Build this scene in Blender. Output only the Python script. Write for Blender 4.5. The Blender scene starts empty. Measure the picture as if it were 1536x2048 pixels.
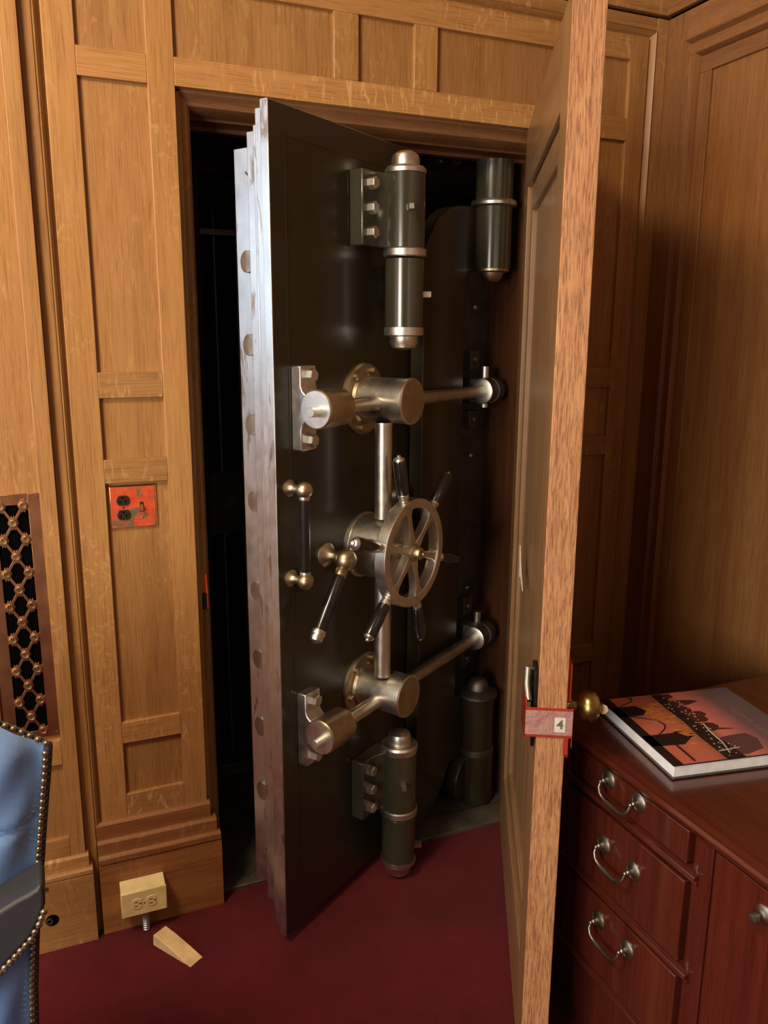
import bpy, bmesh, math, random
from mathutils import Vector, Matrix
R = math.radians
random.seed(7)
S = bpy.context.scene
COL = S.collection

# ---------------------------------------------------------------- camera
def cam_axes(yaw, pitch, roll):
    cy, sy, cp, sp = math.cos(yaw), math.sin(yaw), math.cos(pitch), math.sin(pitch)
    f = Vector((sy*cp, cy*cp, -sp)); r = Vector((cy, -sy, 0)); u = r.cross(f)
    cr, sr = math.cos(roll), math.sin(roll)
    return cr*r + sr*u, -sr*r + cr*u, f
cd = bpy.data.cameras.new('camera'); cam = bpy.data.objects.new('camera', cd); COL.objects.link(cam)
r_, u_, f_ = cam_axes(R(22.68), R(12.27), R(.34))
M = Matrix((r_, u_, -f_)).transposed().to_4x4(); M.translation = Vector((0, -2.077, 1.6))
cam.matrix_world = M
cd.sensor_fit = 'HORIZONTAL'; cd.sensor_width = 36; cd.lens = 36*1606/1536; cd.clip_start = .02
S.camera = cam

# ---------------------------------------------------------------- exposure, world, lights
vs = S.view_settings
vs.view_transform = 'Standard'; vs.look = 'None'; vs.gamma = 1; vs.use_curve_mapping = False
vs.exposure = 0.0
S.cycles.max_bounces = 6
w = bpy.data.worlds.new('world'); S.world = w; w.use_nodes = True
w.node_tree.nodes['Background'].inputs[0].default_value = (.9, .8, .68, 1)
w.node_tree.nodes['Background'].inputs[1].default_value = .05
def area(name, loc, target, sx, sy, power, color):
    l = bpy.data.lights.new(name, 'AREA'); l.shape = 'RECTANGLE'; l.size = sx; l.size_y = sy
    l.energy = power; l.color = color
    o = bpy.data.objects.new(name, l); COL.objects.link(o); o.location = loc
    o.rotation_euler = (Vector(target)-Vector(loc)).to_track_quat('-Z', 'Y').to_euler()
    return o
area('ceiling_light', (-1.0, -1.40, 3.0), (.2, -.6, 0), .55, .55, 52, (1, .76, .50))
area('window_light', (-3.12, -.50, 1.95), (.6, -.3, 1.4), 1.2, 1.7, 34, (.56, .79, 1))
area('rear_window_light', (-2.7, -3.1, 1.6), (.1, 0, .95), 1.3, 1.4, 116, (1, .92, .80))

# ---------------------------------------------------------------- materials
def mat(name):
    m = bpy.data.materials.new(name); m.use_nodes = True
    nt = m.node_tree; b = nt.nodes['Principled BSDF']
    return m, nt, b
def N(nt, t, **kw):
    n = nt.nodes.new(t)
    for k, v in kw.items():
        if k.startswith('i_'): n.inputs[k[2:]].default_value = v
        else: setattr(n, k, v)
    return n
def ramp(nt, src, stops, interp='LINEAR'):
    n = nt.nodes.new('ShaderNodeValToRGB'); cr = n.color_ramp; cr.interpolation = interp
    while len(cr.elements) < len(stops): cr.elements.new(.5)
    for e, (p, c) in zip(cr.elements, stops):
        e.position = p; e.color = c if len(c) == 4 else (*c, 1)
    nt.links.new(src, n.inputs[0]); return n
def mix(nt, fac, a, b, mode='MIX'):
    n = nt.nodes.new('ShaderNodeMix'); n.data_type = 'RGBA'; n.blend_type = mode
    for i, v in ((0, fac), (6, a), (7, b)):
        if isinstance(v, (int, float)): n.inputs[i].default_value = v
        elif isinstance(v, tuple): n.inputs[i].default_value = v if len(v) == 4 else (*v, 1)
        else: nt.links.new(v, n.inputs[i])
    return n.outputs[2]
def coords(nt, scale, rnd=True):
    tc = N(nt, 'ShaderNodeTexCoord'); src = tc.outputs['Object']
    if rnd:
        oi = N(nt, 'ShaderNodeObjectInfo'); mu = N(nt, 'ShaderNodeMath', operation='MULTIPLY'); mu.inputs[1].default_value = 37.
        nt.links.new(oi.outputs['Random'], mu.inputs[0])
        ad = N(nt, 'ShaderNodeVectorMath', operation='ADD'); nt.links.new(src, ad.inputs[0]); nt.links.new(mu.outputs[0], ad.inputs[1]); src = ad.outputs[0]
    mp = N(nt, 'ShaderNodeMapping'); mp.inputs['Scale'].default_value = scale
    nt.links.new(src, mp.inputs[0]); return mp.outputs[0]
def noise(nt, vec, scale, detail=3, rough=.55, dist=0.):
    n = N(nt, 'ShaderNodeTexNoise'); n.inputs['Scale'].default_value = scale; n.inputs['Detail'].default_value = detail
    n.inputs['Roughness'].default_value = rough; n.inputs['Distortion'].default_value = dist
    nt.links.new(vec, n.inputs['Vector']); return n.outputs['Fac']
def axis_scale(ax, along, across):
    return tuple(along if i == ax else across for i in range(3))
def oak(name, ax, light, dark, fleck, fleck_amt=.6, rough=.42, coat=.25, fa_=52, fc_=13):
    """quarter-sawn oak with the grain running along axis ax"""
    m, nt, b = mat(name)
    g1 = noise(nt, coords(nt, axis_scale(ax, 1.2, 22)), 1, 4, .6, .4)
    g2 = noise(nt, coords(nt, axis_scale(ax, 9, 420)), 1, 2, .6)
    base = ramp(nt, g1, [(.30, dark), (.72, light)]).outputs[0]
    pores = ramp(nt, g2, [(.34, (.50, .42, .36)), (.50, (1, 1, 1))]).outputs[0]
    c = mix(nt, .55, base, pores, 'MULTIPLY')
    f = noise(nt, coords(nt, axis_scale(ax, fa_, fc_)), 1, 2.5, .55, 1.6)
    fm = noise(nt, coords(nt, axis_scale(ax, 2.2, 5)), 1, 1, .5)
    fr = ramp(nt, f, [(.55, (0, 0, 0)), (.68, (1, 1, 1))]).outputs[0]
    fmr = ramp(nt, fm, [(.42, (0, 0, 0)), (.62, (1, 1, 1))]).outputs[0]
    fx = mix(nt, 1., fr, fmr, 'MULTIPLY')
    fa = mix(nt, 1., fx, (fleck_amt,)*3, 'MULTIPLY')
    c = mix(nt, fa, c, fleck)
    oi = N(nt, 'ShaderNodeObjectInfo')
    v = N(nt, 'ShaderNodeMapRange'); v.inputs[3].default_value = .86; v.inputs[4].default_value = 1.12
    nt.links.new(oi.outputs['Random'], v.inputs[0])
    c = mix(nt, 1., c, v.outputs[0], 'MULTIPLY')
    nt.links.new(c, b.inputs['Base Color'])
    b.inputs['Roughness'].default_value = rough
    b.inputs['Coat Weight'].default_value = coat; b.inputs['Coat Roughness'].default_value = .28
    bp = N(nt, 'ShaderNodeBump'); bp.inputs['Strength'].default_value = .10; bp.inputs['Distance'].default_value = .002
    nt.links.new(g2, bp.inputs['Height']); nt.links.new(bp.outputs[0], b.inputs['Normal'])
    return m
OL, OD, OF = (.49, .255, .088), (.36, .172, .052), (.66, .40, .17)
OAKV = oak('oak_vertical', 2, OL, OD, OF, .38, fa_=30, fc_=42)
OAKH = oak('oak_horizontal', 0, OL, OD, OF, .8)
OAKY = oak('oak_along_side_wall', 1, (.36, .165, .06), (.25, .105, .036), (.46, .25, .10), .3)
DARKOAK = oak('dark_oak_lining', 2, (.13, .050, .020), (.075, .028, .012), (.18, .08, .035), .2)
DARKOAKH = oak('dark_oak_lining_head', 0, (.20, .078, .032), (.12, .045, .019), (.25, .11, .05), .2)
PLINTH = oak('stained_oak_plinth', 0, (.36, .155, .050), (.23, .088, .028), (.42, .21, .08), .4)
OAKM = oak('shaded_oak_moulding', 0, (.27, .125, .05), (.17, .075, .03), (.34, .17, .08), .3)  # oak darkened so its colour carries the shadow under the header rail
PANEL = oak('oak_panel', 2, (.44, .225, .076), (.33, .155, .047), (.58, .34, .135), .40, fa_=16, fc_=75)
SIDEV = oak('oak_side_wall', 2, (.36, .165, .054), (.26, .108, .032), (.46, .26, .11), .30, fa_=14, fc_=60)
DOORV = oak('oak_door_face', 2, (.33, .185, .085), (.23, .122, .054), (.42, .26, .13), .15, .34, .45)
DOORH = oak('oak_door_rail', 0, (.33, .185, .085), (.23, .122, .054), (.42, .26, .13), .15, .34, .45)
def raw_oak():
    m, nt, b = mat('bare_oak_edge')
    g1 = noise(nt, coords(nt, (70, 70, 3)), 1, 4, .6, .5)
    g2 = noise(nt, coords(nt, (430, 430, 28)), 1, 3, .65, .5)
    c = ramp(nt, g1, [(.25, (.40, .17, .075)), (.75, (.60, .32, .15))]).outputs[0]
    p = ramp(nt, g2, [(.38, (.42, .34, .3)), (.56, (1.1, 1.1, 1.05))]).outputs[0]
    nt.links.new(mix(nt, .8, c, p, 'MULTIPLY'), b.inputs['Base Color'])
    b.inputs['Roughness'].default_value = .6
    return m
EDGE = raw_oak()
def metal(name, c1, c2, rough=.33, scale=9, bump=.06, stains=None, metallic=1.):
    m, nt, b = mat(name)
    n1 = noise(nt, coords(nt, (1, 1, 1)), scale, 5, .6)
    c = ramp(nt, n1, [(.32, c1), (.66, c2)]).outputs[0]
    if stains:
        s = noise(nt, coords(nt, (9, 9, 2.2)), 3.5, 4, .65, .6)
        sm = ramp(nt, s, [(.60, (0, 0, 0)), (.68, (1, 1, 1))]).outputs[0]
        c = mix(nt, sm, c, stains)
    nt.links.new(c, b.inputs['Base Color']); b.inputs['Metallic'].default_value = metallic
    rr = N(nt, 'ShaderNodeMapRange'); rr.inputs[3].default_value = rough-.08; rr.inputs[4].default_value = rough+.12
    nt.links.new(noise(nt, coords(nt, (1, 1, 1)), scale*4, 3), rr.inputs[0]); nt.links.new(rr.outputs[0], b.inputs['Roughness'])
    bp = N(nt, 'ShaderNodeBump'); bp.inputs['Strength'].default_value = bump; bp.inputs['Distance'].default_value = .002
    nt.links.new(noise(nt, coords(nt, (1, 1, 1)), 60, 3), bp.inputs['Height']); nt.links.new(bp.outputs[0], b.inputs['Normal'])
    return m
NICKEL = metal('worn_nickel_bronze', (.55, .52, .45), (.76, .73, .67), .35)
BRONZE = metal('worn_bronze', (.36, .28, .17), (.54, .46, .32), .38)
STEEL = metal('bare_steel_edge', (.55, .57, .57), (.72, .75, .76), .33, 7, .08, (.36, .29, .24))
BOLT = metal('bolt_steel', (.30, .28, .25), (.46, .43, .38), .38)
DULL = metal('dull_steel', (.16, .14, .12), (.24, .21, .18), .5)
COPPER = metal('copper_grille', (.50, .23, .12), (.62, .31, .16), .38, 5)
STUD = metal('gilt_stud', (.62, .42, .22), (.80, .60, .36), .3)
BRASS = metal('antique_brass', (.24, .19, .06), (.48, .40, .15), .3, 26, .5)
NAIL = metal('brass_nailhead', (.30, .24, .15), (.46, .39, .27), .32)
PEWTER = metal('pewter_pull', (.27, .25, .20), (.40, .38, .32), .36)
def plain(name, col, rough=.5, metallic=0., coat=0., spec=.5, var=.12, scale=30, bump=0., bscale=200):
    m, nt, b = mat(name)
    n1 = noise(nt, coords(nt, (1, 1, 1)), scale, 3)
    lo = tuple(c*(1-var) for c in col); hi = tuple(min(1, c*(1+var)) for c in col)
    nt.links.new(ramp(nt, n1, [(.3, lo), (.7, hi)]).outputs[0], b.inputs['Base Color'])
    b.inputs['Roughness'].default_value = rough; b.inputs['Metallic'].default_value = metallic
    b.inputs['Coat Weight'].default_value = coat; b.inputs['Coat Roughness'].default_value = .15
    b.inputs['Specular IOR Level'].default_value = spec
    if bump:
        bp = N(nt, 'ShaderNodeBump'); bp.inputs['Strength'].default_value = bump; bp.inputs['Distance'].default_value = .003
        nt.links.new(noise(nt, coords(nt, (1, 1, 1)), bscale, 4), bp.inputs['Height']); nt.links.new(bp.outputs[0], b.inputs['Normal'])
    return m
ENAMEL = plain('dark_olive_enamel', (.024, .019, .0075), .33, 0, .3, .5, .15, 4, .03, 40)
BARREL = plain('gloss_olive_enamel', (.037, .034, .020), .22, 0, .6, .6, .12, 6)
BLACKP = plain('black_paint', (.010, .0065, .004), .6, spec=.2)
EBON = plain('ebony_grip', (.010, .009, .009), .22, 0, .5)
STRIP = plain('mottled_grey_steel', (.085, .068, .048), .55, .3, 0, .4, .35, 18)
STONE = plain('worn_threshold', (.085, .07, .052), .55, 0, 0, .4, .4, 12, .15, 30)
def carpet():
    m, nt, b = mat('red_carpet')
    n1 = noise(nt, coords(nt, (1, 1, 1)), 4.5, 4, .6)
    n2 = noise(nt, coords(nt, (1, 1, 1)), 420, 2, .7)
    c = ramp(nt, n1, [(.3, (.078, .0065, .0095)), (.7, (.135, .011, .014))]).outputs[0]
    p = ramp(nt, n2, [(.3, (.62, .62, .62)), (.7, (1.15, 1.15, 1.15))]).outputs[0]
    nt.links.new(mix(nt, 1., c, p, 'MULTIPLY'), b.inputs['Base Color'])
    b.inputs['Roughness'].default_value = .95; b.inputs['Specular IOR Level'].default_value = .1
    b.inputs['Sheen Weight'].default_value = .25; b.inputs['Sheen Tint'].default_value = (.8, .3, .3, 1)
    bp = N(nt, 'ShaderNodeBump'); bp.inputs['Strength'].default_value = .6; bp.inputs['Distance'].default_value = .004
    nt.links.new(n2, bp.inputs['Height']); nt.links.new(bp.outputs[0], b.inputs['Normal'])
    return m
CARPET = carpet()
LEATHER = plain('blue_leather', (.15, .27, .52), .30, 0, .15, .6, .12, 9, .12, 90)
DARKLEATHER = plain('dark_leather_arm', (.035, .034, .037), .42, 0, 0, .5, .12, 9, .1, 90)
def mahogany(name, ax):
    m, nt, b = mat(name)
    g = noise(nt, coords(nt, axis_scale(ax, 1.5, 40)), 1, 4, .6, .5)
    p = noise(nt, coords(nt, axis_scale(ax, 16, 500)), 1, 2)
    c = ramp(nt, g, [(.3, (.060, .0105, .0065)), (.7, (.105, .020, .011))]).outputs[0]
    pr = ramp(nt, p, [(.35, (.55, .5, .5)), (.5, (1, 1, 1))]).outputs[0]
    nt.links.new(mix(nt, .6, c, pr, 'MULTIPLY'), b.inputs['Base Color'])
    b.inputs['Roughness'].default_value = .24; b.inputs['Coat Weight'].default_value = .5; b.inputs['Coat Roughness'].default_value = .10
    return m
MAHZ = mahogany('mahogany_vertical', 2); MAHY = mahogany('mahogany_length', 1)
def patina():
    m, nt, b = mat('red_patina_plate')
    n1 = noise(nt, coords(nt, (1, 1, 1), False), 15, 3, .6, .5)
    n0 = noise(nt, coords(nt, (1, 1, 1), False), 60, 4, .6)
    c1 = ramp(nt, n0, [(.3, (.68, .075, .022)), (.7, (.88, .16, .07))]).outputs[0]
    c = mix(nt, ramp(nt, n1, [(.53, (0, 0, 0)), (.59, (1, 1, 1))]).outputs[0], c1, (.20, .16, .085))
    nt.links.new(c, b.inputs['Base Color']); b.inputs['Roughness'].default_value = .3
    b.inputs['Metallic'].default_value = .25; return m
PATINA = patina()
SHINYRIM = metal('polished_brass_rim', (.7, .5, .25), (.9, .7, .4), .2)
SCREW = plain('zinc_screw', (.7, .68, .62), .3, .9)
REDTAPE = plain('red_lacquer', (.62, .060, .022), .35, 0, .3)
REDWRAP = plain('red_wrap', (.36, .040, .022), .25, 0, .6)
PAPER = plain('white_label', (.74, .70, .62), .6)
INK = plain('grey_ink', (.16, .13, .11), .6)
CREAM = plain('cream_plastic', (.86, .68, .33), .4)
SLOT = plain('dark_slot', (.02, .015, .01), .6)
BROWNPL = plain('dark_brown_plastic', (.030, .018, .015), .25, 0, .4)
CONDUIT = metal('flexible_conduit', (.38, .36, .33), (.55, .53, .50), .35)
PINE = plain('raw_pine', (.78, .55, .27), .65, 0, 0, .3, .2, 22, .1, 60)
PAGES = plain('page_block', (.80, .82, .85), .6)
COVER = plain('black_book_board', (.018, .017, .019), .25, 0, .5)
PLASTER = plain('cream_plaster', (.55, .47, .36), .8)
GAP = plain('black_void', (.003, .003, .003), 1., spec=0.)

# ---------------------------------------------------------------- mesh helpers
def box(bm, x0, x1, y0, y1, z0, z1):
    v = [bm.verts.new((x, y, z)) for x in (x0, x1) for y in (y0, y1) for z in (z0, z1)]
    for q in ((0, 1, 3, 2), (4, 6, 7, 5), (0, 4, 5, 1), (2, 3, 7, 6), (0, 2, 6, 4), (1, 5, 7, 3)):
        bm.faces.new([v[i] for i in q])
def frame_of(ax):
    ax = Vector(ax).normalized()
    t = Vector((0, 0, 1)) if abs(ax.z) < .9 else Vector((1, 0, 0))
    a = ax.cross(t).normalized(); return ax, a, ax.cross(a)
def lathe(bm, o, ax, prof, n=32):
    """profile [(radius, height)] spun round ax from o"""
    o = Vector(o); ax, a, c = frame_of(ax); rings = []
    for r, h in prof:
        if r < 1e-6: rings.append([bm.verts.new(o+ax*h)])
        else: rings.append([bm.verts.new(o+ax*h+(a*math.cos(2*math.pi*i/n)+c*math.sin(2*math.pi*i/n))*r) for i in range(n)])
    for p, q in zip(rings, rings[1:]):
        for i in range(n):
            j = (i+1) % n
            if len(p) == 1 and len(q) == 1: break
            if len(p) == 1: bm.faces.new((p[0], q[j], q[i]))
            elif len(q) == 1: bm.faces.new((p[i], p[j], q[0]))
            else: bm.faces.new((p[i], p[j], q[j], q[i]))
    if len(rings[0]) > 1: bm.faces.new(rings[0][::-1])
    if len(rings[-1]) > 1: bm.faces.new(rings[-1])
def cyl(bm, p0, p1, r, n=32, r1=None):
    p0 = Vector(p0); p1 = Vector(p1); L = (p1-p0).length
    lathe(bm, p0, p1-p0, [(r, 0), (r if r1 is None else r1, L)], n)
def ring(bm, o, ax, r0, r1, h0, h1, n=48):
    o = Vector(o); ax, a, c = frame_of(ax)
    vs = [[bm.verts.new(o+ax*h+(a*math.cos(2*math.pi*i/n)+c*math.sin(2*math.pi*i/n))*r) for i in range(n)] for r, h in ((r1, h0), (r1, h1), (r0, h1), (r0, h0))]
    for k in range(4):
        p, q = vs[k], vs[(k+1) % 4]
        for i in range(n): bm.faces.new((p[i], p[(i+1) % n], q[(i+1) % n], q[i]))
def prism(bm, pts, h0, h1, fn):
    """polygon pts (a,b) extruded from h0 to h1; fn(a,b,h) -> xyz"""
    A = [bm.verts.new(fn(a, b, h0)) for a, b in pts]; B = [bm.verts.new(fn(a, b, h1)) for a, b in pts]
    n = len(pts); bm.faces.new(A); bm.faces.new(B[::-1])
    for i in range(n): bm.faces.new((A[i], B[i], B[(i+1) % n], A[(i+1) % n]))
XZ = lambda a, b, h: (a, h, b)
XY = lambda a, b, h: (a, b, h)
YZ = lambda a, b, h: (h, a, b)
def tube(bm, pts, rad, n=12):
    pts = [Vector(p) for p in pts]; rs = rad if isinstance(rad, (list, tuple)) else [rad]*len(pts)
    prev = None; ref = None
    for i, (p, r) in enumerate(zip(pts, rs)):
        t = (pts[min(i+1, len(pts)-1)]-pts[max(i-1, 0)]).normalized()
        if ref is None: _, ref, _ = frame_of(t)
        a = (ref-t*ref.dot(t)).normalized(); ref = a; c = t.cross(a)
        rg = [bm.verts.new(p+(a*math.cos(2*math.pi*k/n)+c*math.sin(2*math.pi*k/n))*r) for k in range(n)]
        if prev:
            for k in range(n): bm.faces.new((prev[k], prev[(k+1) % n], rg[(k+1) % n], rg[k]))
        else: bm.faces.new(rg[::-1])
        prev = rg
    bm.faces.new(prev)
def hexbolt(bm, p, ax, r=.013, h=.014, rot=0., sides=6, washer=False):
    r *= 1.15; h *= 1.15
    ax, a, c = frame_of(ax); p = Vector(p)
    def rg(rr, hh): return [bm.verts.new(p+ax*hh+(a*math.cos(rot+2*math.pi*i/sides)+c*math.sin(rot+2*math.pi*i/sides))*rr) for i in range(sides)]
    A = rg(r, 0); B = rg(r, h*.85); C2 = rg(r*.85, h)
    for P, Q in ((A, B), (B, C2)):
        for i in range(sides): bm.faces.new((P[i], P[(i+1) % sides], Q[(i+1) % sides], Q[i]))
    bm.faces.new(A[::-1]); bm.faces.new(C2)
    if washer: lathe(bm, p-ax*.002, ax, [(r*1.18, 0), (r*1.18, .004), (r*.9, .005)], 24)
def obj(name, bm, m, parent=None, bevel=0., smooth=True, label=None):
    bmesh.ops.recalc_face_normals(bm, faces=bm.faces)
    me = bpy.data.meshes.new(name); bm.to_mesh(me); bm.free()
    if smooth:
        for p in me.polygons: p.use_smooth = True
        me.set_sharp_from_angle(angle=R(32))
    o = bpy.data.objects.new(name, me); COL.objects.link(o)
    if isinstance(m, (list, tuple)):
        for k in m: me.materials.append(k)
    else: me.materials.append(m)
    if parent: o.parent = parent
    if bevel:
        b = o.modifiers.new('bevel', 'BEVEL'); b.width = bevel; b.segments = 2; b.limit_method = 'ANGLE'; b.angle_limit = R(40)
        b.harden_normals = False
    if label: o['label'] = label
    return o
def B(): return bmesh.new()
def bx(name, x0, x1, y0, y1, z0, z1, m, parent=None, bevel=.0015, label=None):
    bm = B(); box(bm, x0, x1, y0, y1, z0, z1); return obj(name, bm, m, parent, bevel, label=label)
def thing(name, loc, rz=0., label=None, cat=None, group=None, kind=None):
    o = bpy.data.objects.new(name, None); COL.objects.link(o); o.location = loc; o.rotation_euler = (0, 0, rz); o.empty_display_size = .05
    tag(o, label, cat, group, kind); return o
def tag(o, label=None, cat=None, group=None, kind=None):
    for k, v in (('label', label), ('category', cat), ('group', group), ('kind', kind)):
        if v: o[k] = v
    return o
def text_mesh(name, s, size, m, parent, fn, extrude=.0004, bold=0.):
    cu = bpy.data.curves.new(name, 'FONT'); cu.body = s; cu.size = size; cu.extrude = extrude; cu.offset = bold; cu.align_x = 'CENTER'; cu.align_y = 'CENTER'
    tmp = bpy.data.objects.new(name+'_tmp', cu); COL.objects.link(tmp)
    dg = bpy.context.evaluated_depsgraph_get(); me = bpy.data.meshes.new_from_object(tmp.evaluated_get(dg))
    bpy.data.objects.remove(tmp); bpy.data.curves.remove(cu)
    for v in me.vertices: v.co = Vector(fn(*v.co))
    me.materials.clear(); me.materials.append(m)
    o = bpy.data.objects.new(name, me); COL.objects.link(o); o.parent = parent; return o

# ================================================================ ROOM
floor = bx('floor', -3.2, 1.9, -4.7, .012, -.10, 0, CARPET, bevel=0); tag(floor, 'dark red carpet covering the room floor', 'carpet', kind='structure')
bx('ceiling', -3.2, 1.9, -4.7, .2, 3.2, 3.3, PLASTER, bevel=0)['kind'] = 'structure'
bx('wall_left', -3.3, -3.2, -4.7, .2, 0, 3.2, SIDEV, bevel=0)['kind'] = 'structure'
bx('wall_front', -3.2, 1.9, -4.8, -4.7, 0, 3.2, PLASTER, bevel=0)['kind'] = 'structure'

# ---- back wall with the vault opening: plain backing plus every stile, rail, panel and moulding as a part
wb = thing('wall_back', (0, 0, 0), kind='structure')
XO0, XO1, ZO = .332, 1.408, 2.172
BK = .02
bm = B(); box(bm, -3.2, XO0+.004, BK, .30, 0, 3.2); box(bm, XO1-.004, 1.80, BK, .30, 0, 3.2); box(bm, XO0+.004, XO1-.004, BK, .30, ZO+.004, 3.2)
obj('backing', bm, PANEL, wb)
def stile(x0, x1, z0, z1, y0=0., y1=.021, m=OAKV): return bx('stile', x0, x1, y0, y1, z0, z1, m, wb)
def rail(x0, x1, z0, z1, y0=0., y1=.021): return bx('rail', x0, x1, y0, y1, z0, z1, OAKH, wb)
def panel(x0, x1, z0, z1, y0=.012, m=PANEL): return bx('panel', x0-.004, x1+.004, y0, y0+.012, z0-.004, z1+.004, m, wb, 0)
ZT = 2.452
# left pier
stile(.050, .1175, .20, ZT); stile(.270, XO0, .20, ZT)
zr = [(.20, .386), (.536, .596), (1.240, 1.300), (1.451, 1.513), (2.170, 2.232), (2.388, ZT)]
for a, b in zr: rail(.1175, .270, a, b)
for (a, b), (c, d_) in zip(zr, zr[1:]): panel(.1175, .270, b, c)
# over the opening
rail(XO0, XO1, 2.172, 2.234); rail(XO0, XO1, 2.388, ZT)
for a, b in ((.726, .792), (.946, 1.013)): stile(a, b, 2.234, 2.388)
for a, b in ((XO0, .726), (.792, .946), (1.013, XO1)): panel(a, b, 2.234, 2.388)
# right pier
stile(XO1, 1.480, .20, ZT); stile(1.632, 1.695, .20, ZT)
for a, b in zr: rail(1.480, 1.632, a, b)
for (a, b), (c, d_) in zip(zr, zr[1:]): panel(1.480, 1.632, b, c)
# frame moulding round the panelled bay
def ogee_v(x0, x1, z0, z1, flip=False):
    s = -1 if flip else 1; a = x1 if flip else x0; w_ = x1-x0
    prof = [(0, .02), (0, -.004), (.22, -.012), (.5, -.004), (.72, .006), (1, .008), (1, .02)]
    bm = B(); prism(bm, [(a+s*w_*u, y) for u, y in prof], z0, z1, lambda p, q, h: (p, q, h)); obj('moulding', bm, OAKV, wb, .0008)
def ogee_h(z0, z1, x0, x1):
    w_ = z1-z0
    prof = [(0, .02), (0, .008), (.28, .006), (.5, -.004), (.78, -.012), (1, -.004), (1, .02)]
    bm = B(); prism(bm, [(y, z0+w_*u) for u, y in prof], x0, x1, lambda p, q, h: (h, p, q)); obj('moulding', bm, OAKH, wb, .0008)
ogee_v(.032, .050, .20, ZT+.018)
ogee_v(1.695, 1.716, .20, ZT+.018, True)
ogee_h(ZT, ZT+.020, .032, 1.716)
stile(1.716, 1.754, 0, 2.506, -.008)
bx('fillet', .0035, .032, -.008, .02, 0, 2.506, OAKV, wb)
rail(-.3, 1.754, ZT+.020, 2.506, -.006)
bx('frieze', -3.2, 1.78, -.014, .02, 2.513, 3.2, OAKH, wb)
bx('shadow_gap', -3.2, 1.78, .004, .02, 2.504, 2.515, GAP, wb, 0)
# left neighbouring bay, slightly proud, holding the grille
stile(-.034, .003, .20, 2.506, -.028)
bx('stile', -.30, -.165, -.028, .021, .2, 2.506, OAKV, wb)
for a, b in ((.20, .312), (.523, .590), (2.36, 2.506)): rail(-.165, -.034, a, b, -.028)
for a, b in ((.312, .523), (.590, 2.36)): panel(-.165, -.034, a, b, -.016)
bx('panel', -1.4, -.30, .0, .02, .2, 2.5, PANEL, wb, 0)
# plinths
def plinth(x0, x1, tiers, left_mitre, mt=PLINTH):
    t = thing('baseboard_back', (0, 0, 0), kind='structure')
    for i, (z0, z1, y, inset) in enumerate(tiers):
        bm = B(); a = x0+(inset if left_mitre else 0); b = x1-inset
        zs = z1-.007
        pts = [(.02, z0), (y, z0), (y, zs), (y+.006, z1), (.02, z1)]
        prism(bm, pts, a, b, lambda p, q, h: (h, p, q)); obj('plinth' if i == 0 else 'plinth_moulding', bm, mt, t, .001)
plinth(.033, .362, [(0, .214, -.034, 0), (.214, .236, -.038, .002), (.236, .274, -.026, .010), (.274, .320, -.012, .024)], False)
plinth(-3.2, .018, [(0, .206, -.046, 0), (.206, .222, -.048, 0), (.222, .258, -.036, .008)], False, OAKH)
plinth(1.385, 1.76, [(0, .214, -.034, 0), (.214, .236, -.038, .002), (.236, .274, -.026, .010), (.274, .320, -.012, .024)], False)
# lining of the opening
tr = thing('trim_1', (0, 0, 0), kind='structure')
tr['label'] = 'oak lining of the vault doorway'
def lining(name, pts, a, b, fn, m): bm = B(); prism(bm, pts, a, b, fn); obj(name, bm, m, tr, .0012)
lining('side_moulding', [(.332, .021), (.332, .10), (.372, .10), (.372, .052), (.362, .036), (.350, .030), (.344, .021)], 0, 2.172, lambda p, q, h: (p, q, h), OAKV)
lining('side_moulding', [(1.408, .021), (1.408, .10), (1.39, .10), (1.39, .052), (1.396, .030), (1.40, .021)], 0, 2.172, lambda p, q, h: (p, q, h), OAKV)
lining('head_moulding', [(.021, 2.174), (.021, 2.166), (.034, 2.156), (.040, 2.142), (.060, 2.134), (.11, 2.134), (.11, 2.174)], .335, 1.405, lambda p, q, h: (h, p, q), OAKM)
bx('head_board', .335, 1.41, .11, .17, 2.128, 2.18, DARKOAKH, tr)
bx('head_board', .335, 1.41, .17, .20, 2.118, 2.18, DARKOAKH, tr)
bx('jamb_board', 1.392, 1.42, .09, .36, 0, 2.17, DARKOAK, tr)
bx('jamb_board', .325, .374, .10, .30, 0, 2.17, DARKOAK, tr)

# ---- right wall (inner face x = 1.754)
wr = thing('wall_right', (0, 0, 0), kind='structure')
XR = 1.754
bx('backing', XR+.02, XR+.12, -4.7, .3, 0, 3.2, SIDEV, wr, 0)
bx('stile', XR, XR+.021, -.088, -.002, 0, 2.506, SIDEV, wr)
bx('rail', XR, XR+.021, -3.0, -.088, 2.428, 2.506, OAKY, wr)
def step_frame(y, z, w_, d0, d1):
    """one mitred band of the stepped frame: vertical leg at y, top leg at z"""
    bx('frame_band', XR+d0, XR+.021, y-w_, y, .1, z-w_, SIDEV, wr); bx('frame_band', XR+d0, XR+.021, -3.0, y, z-w_, z, OAKY, wr)
def bead(y, z, w_):
    for pts, a, b, fn, m in (([(XR+.021, y), (XR-.006, y), (XR-.010, y-w_*.35), (XR-.002, y-w_*.6), (XR+.006, y-w_), (XR+.021, y-w_)], .1, z, lambda p, q, h: (p, q, h), SIDEV),
                             ([(XR+.021, z), (XR-.006, z), (XR-.010, z-w_*.35), (XR-.002, z-w_*.6), (XR+.006, z-w_), (XR+.021, z-w_)], -3.0, y, lambda p, q, h: (p, h, q), OAKY)):
        bm = B(); prism(bm, pts, a, b, fn); obj('moulding', bm, m, wr, .0008)
bead(-.088, 2.428, .014); step_frame(-.102, 2.414, .030, .002, 0)
bead(-.132, 2.384, .012); step_frame(-.144, 2.372, .044, .006, 0)
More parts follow.
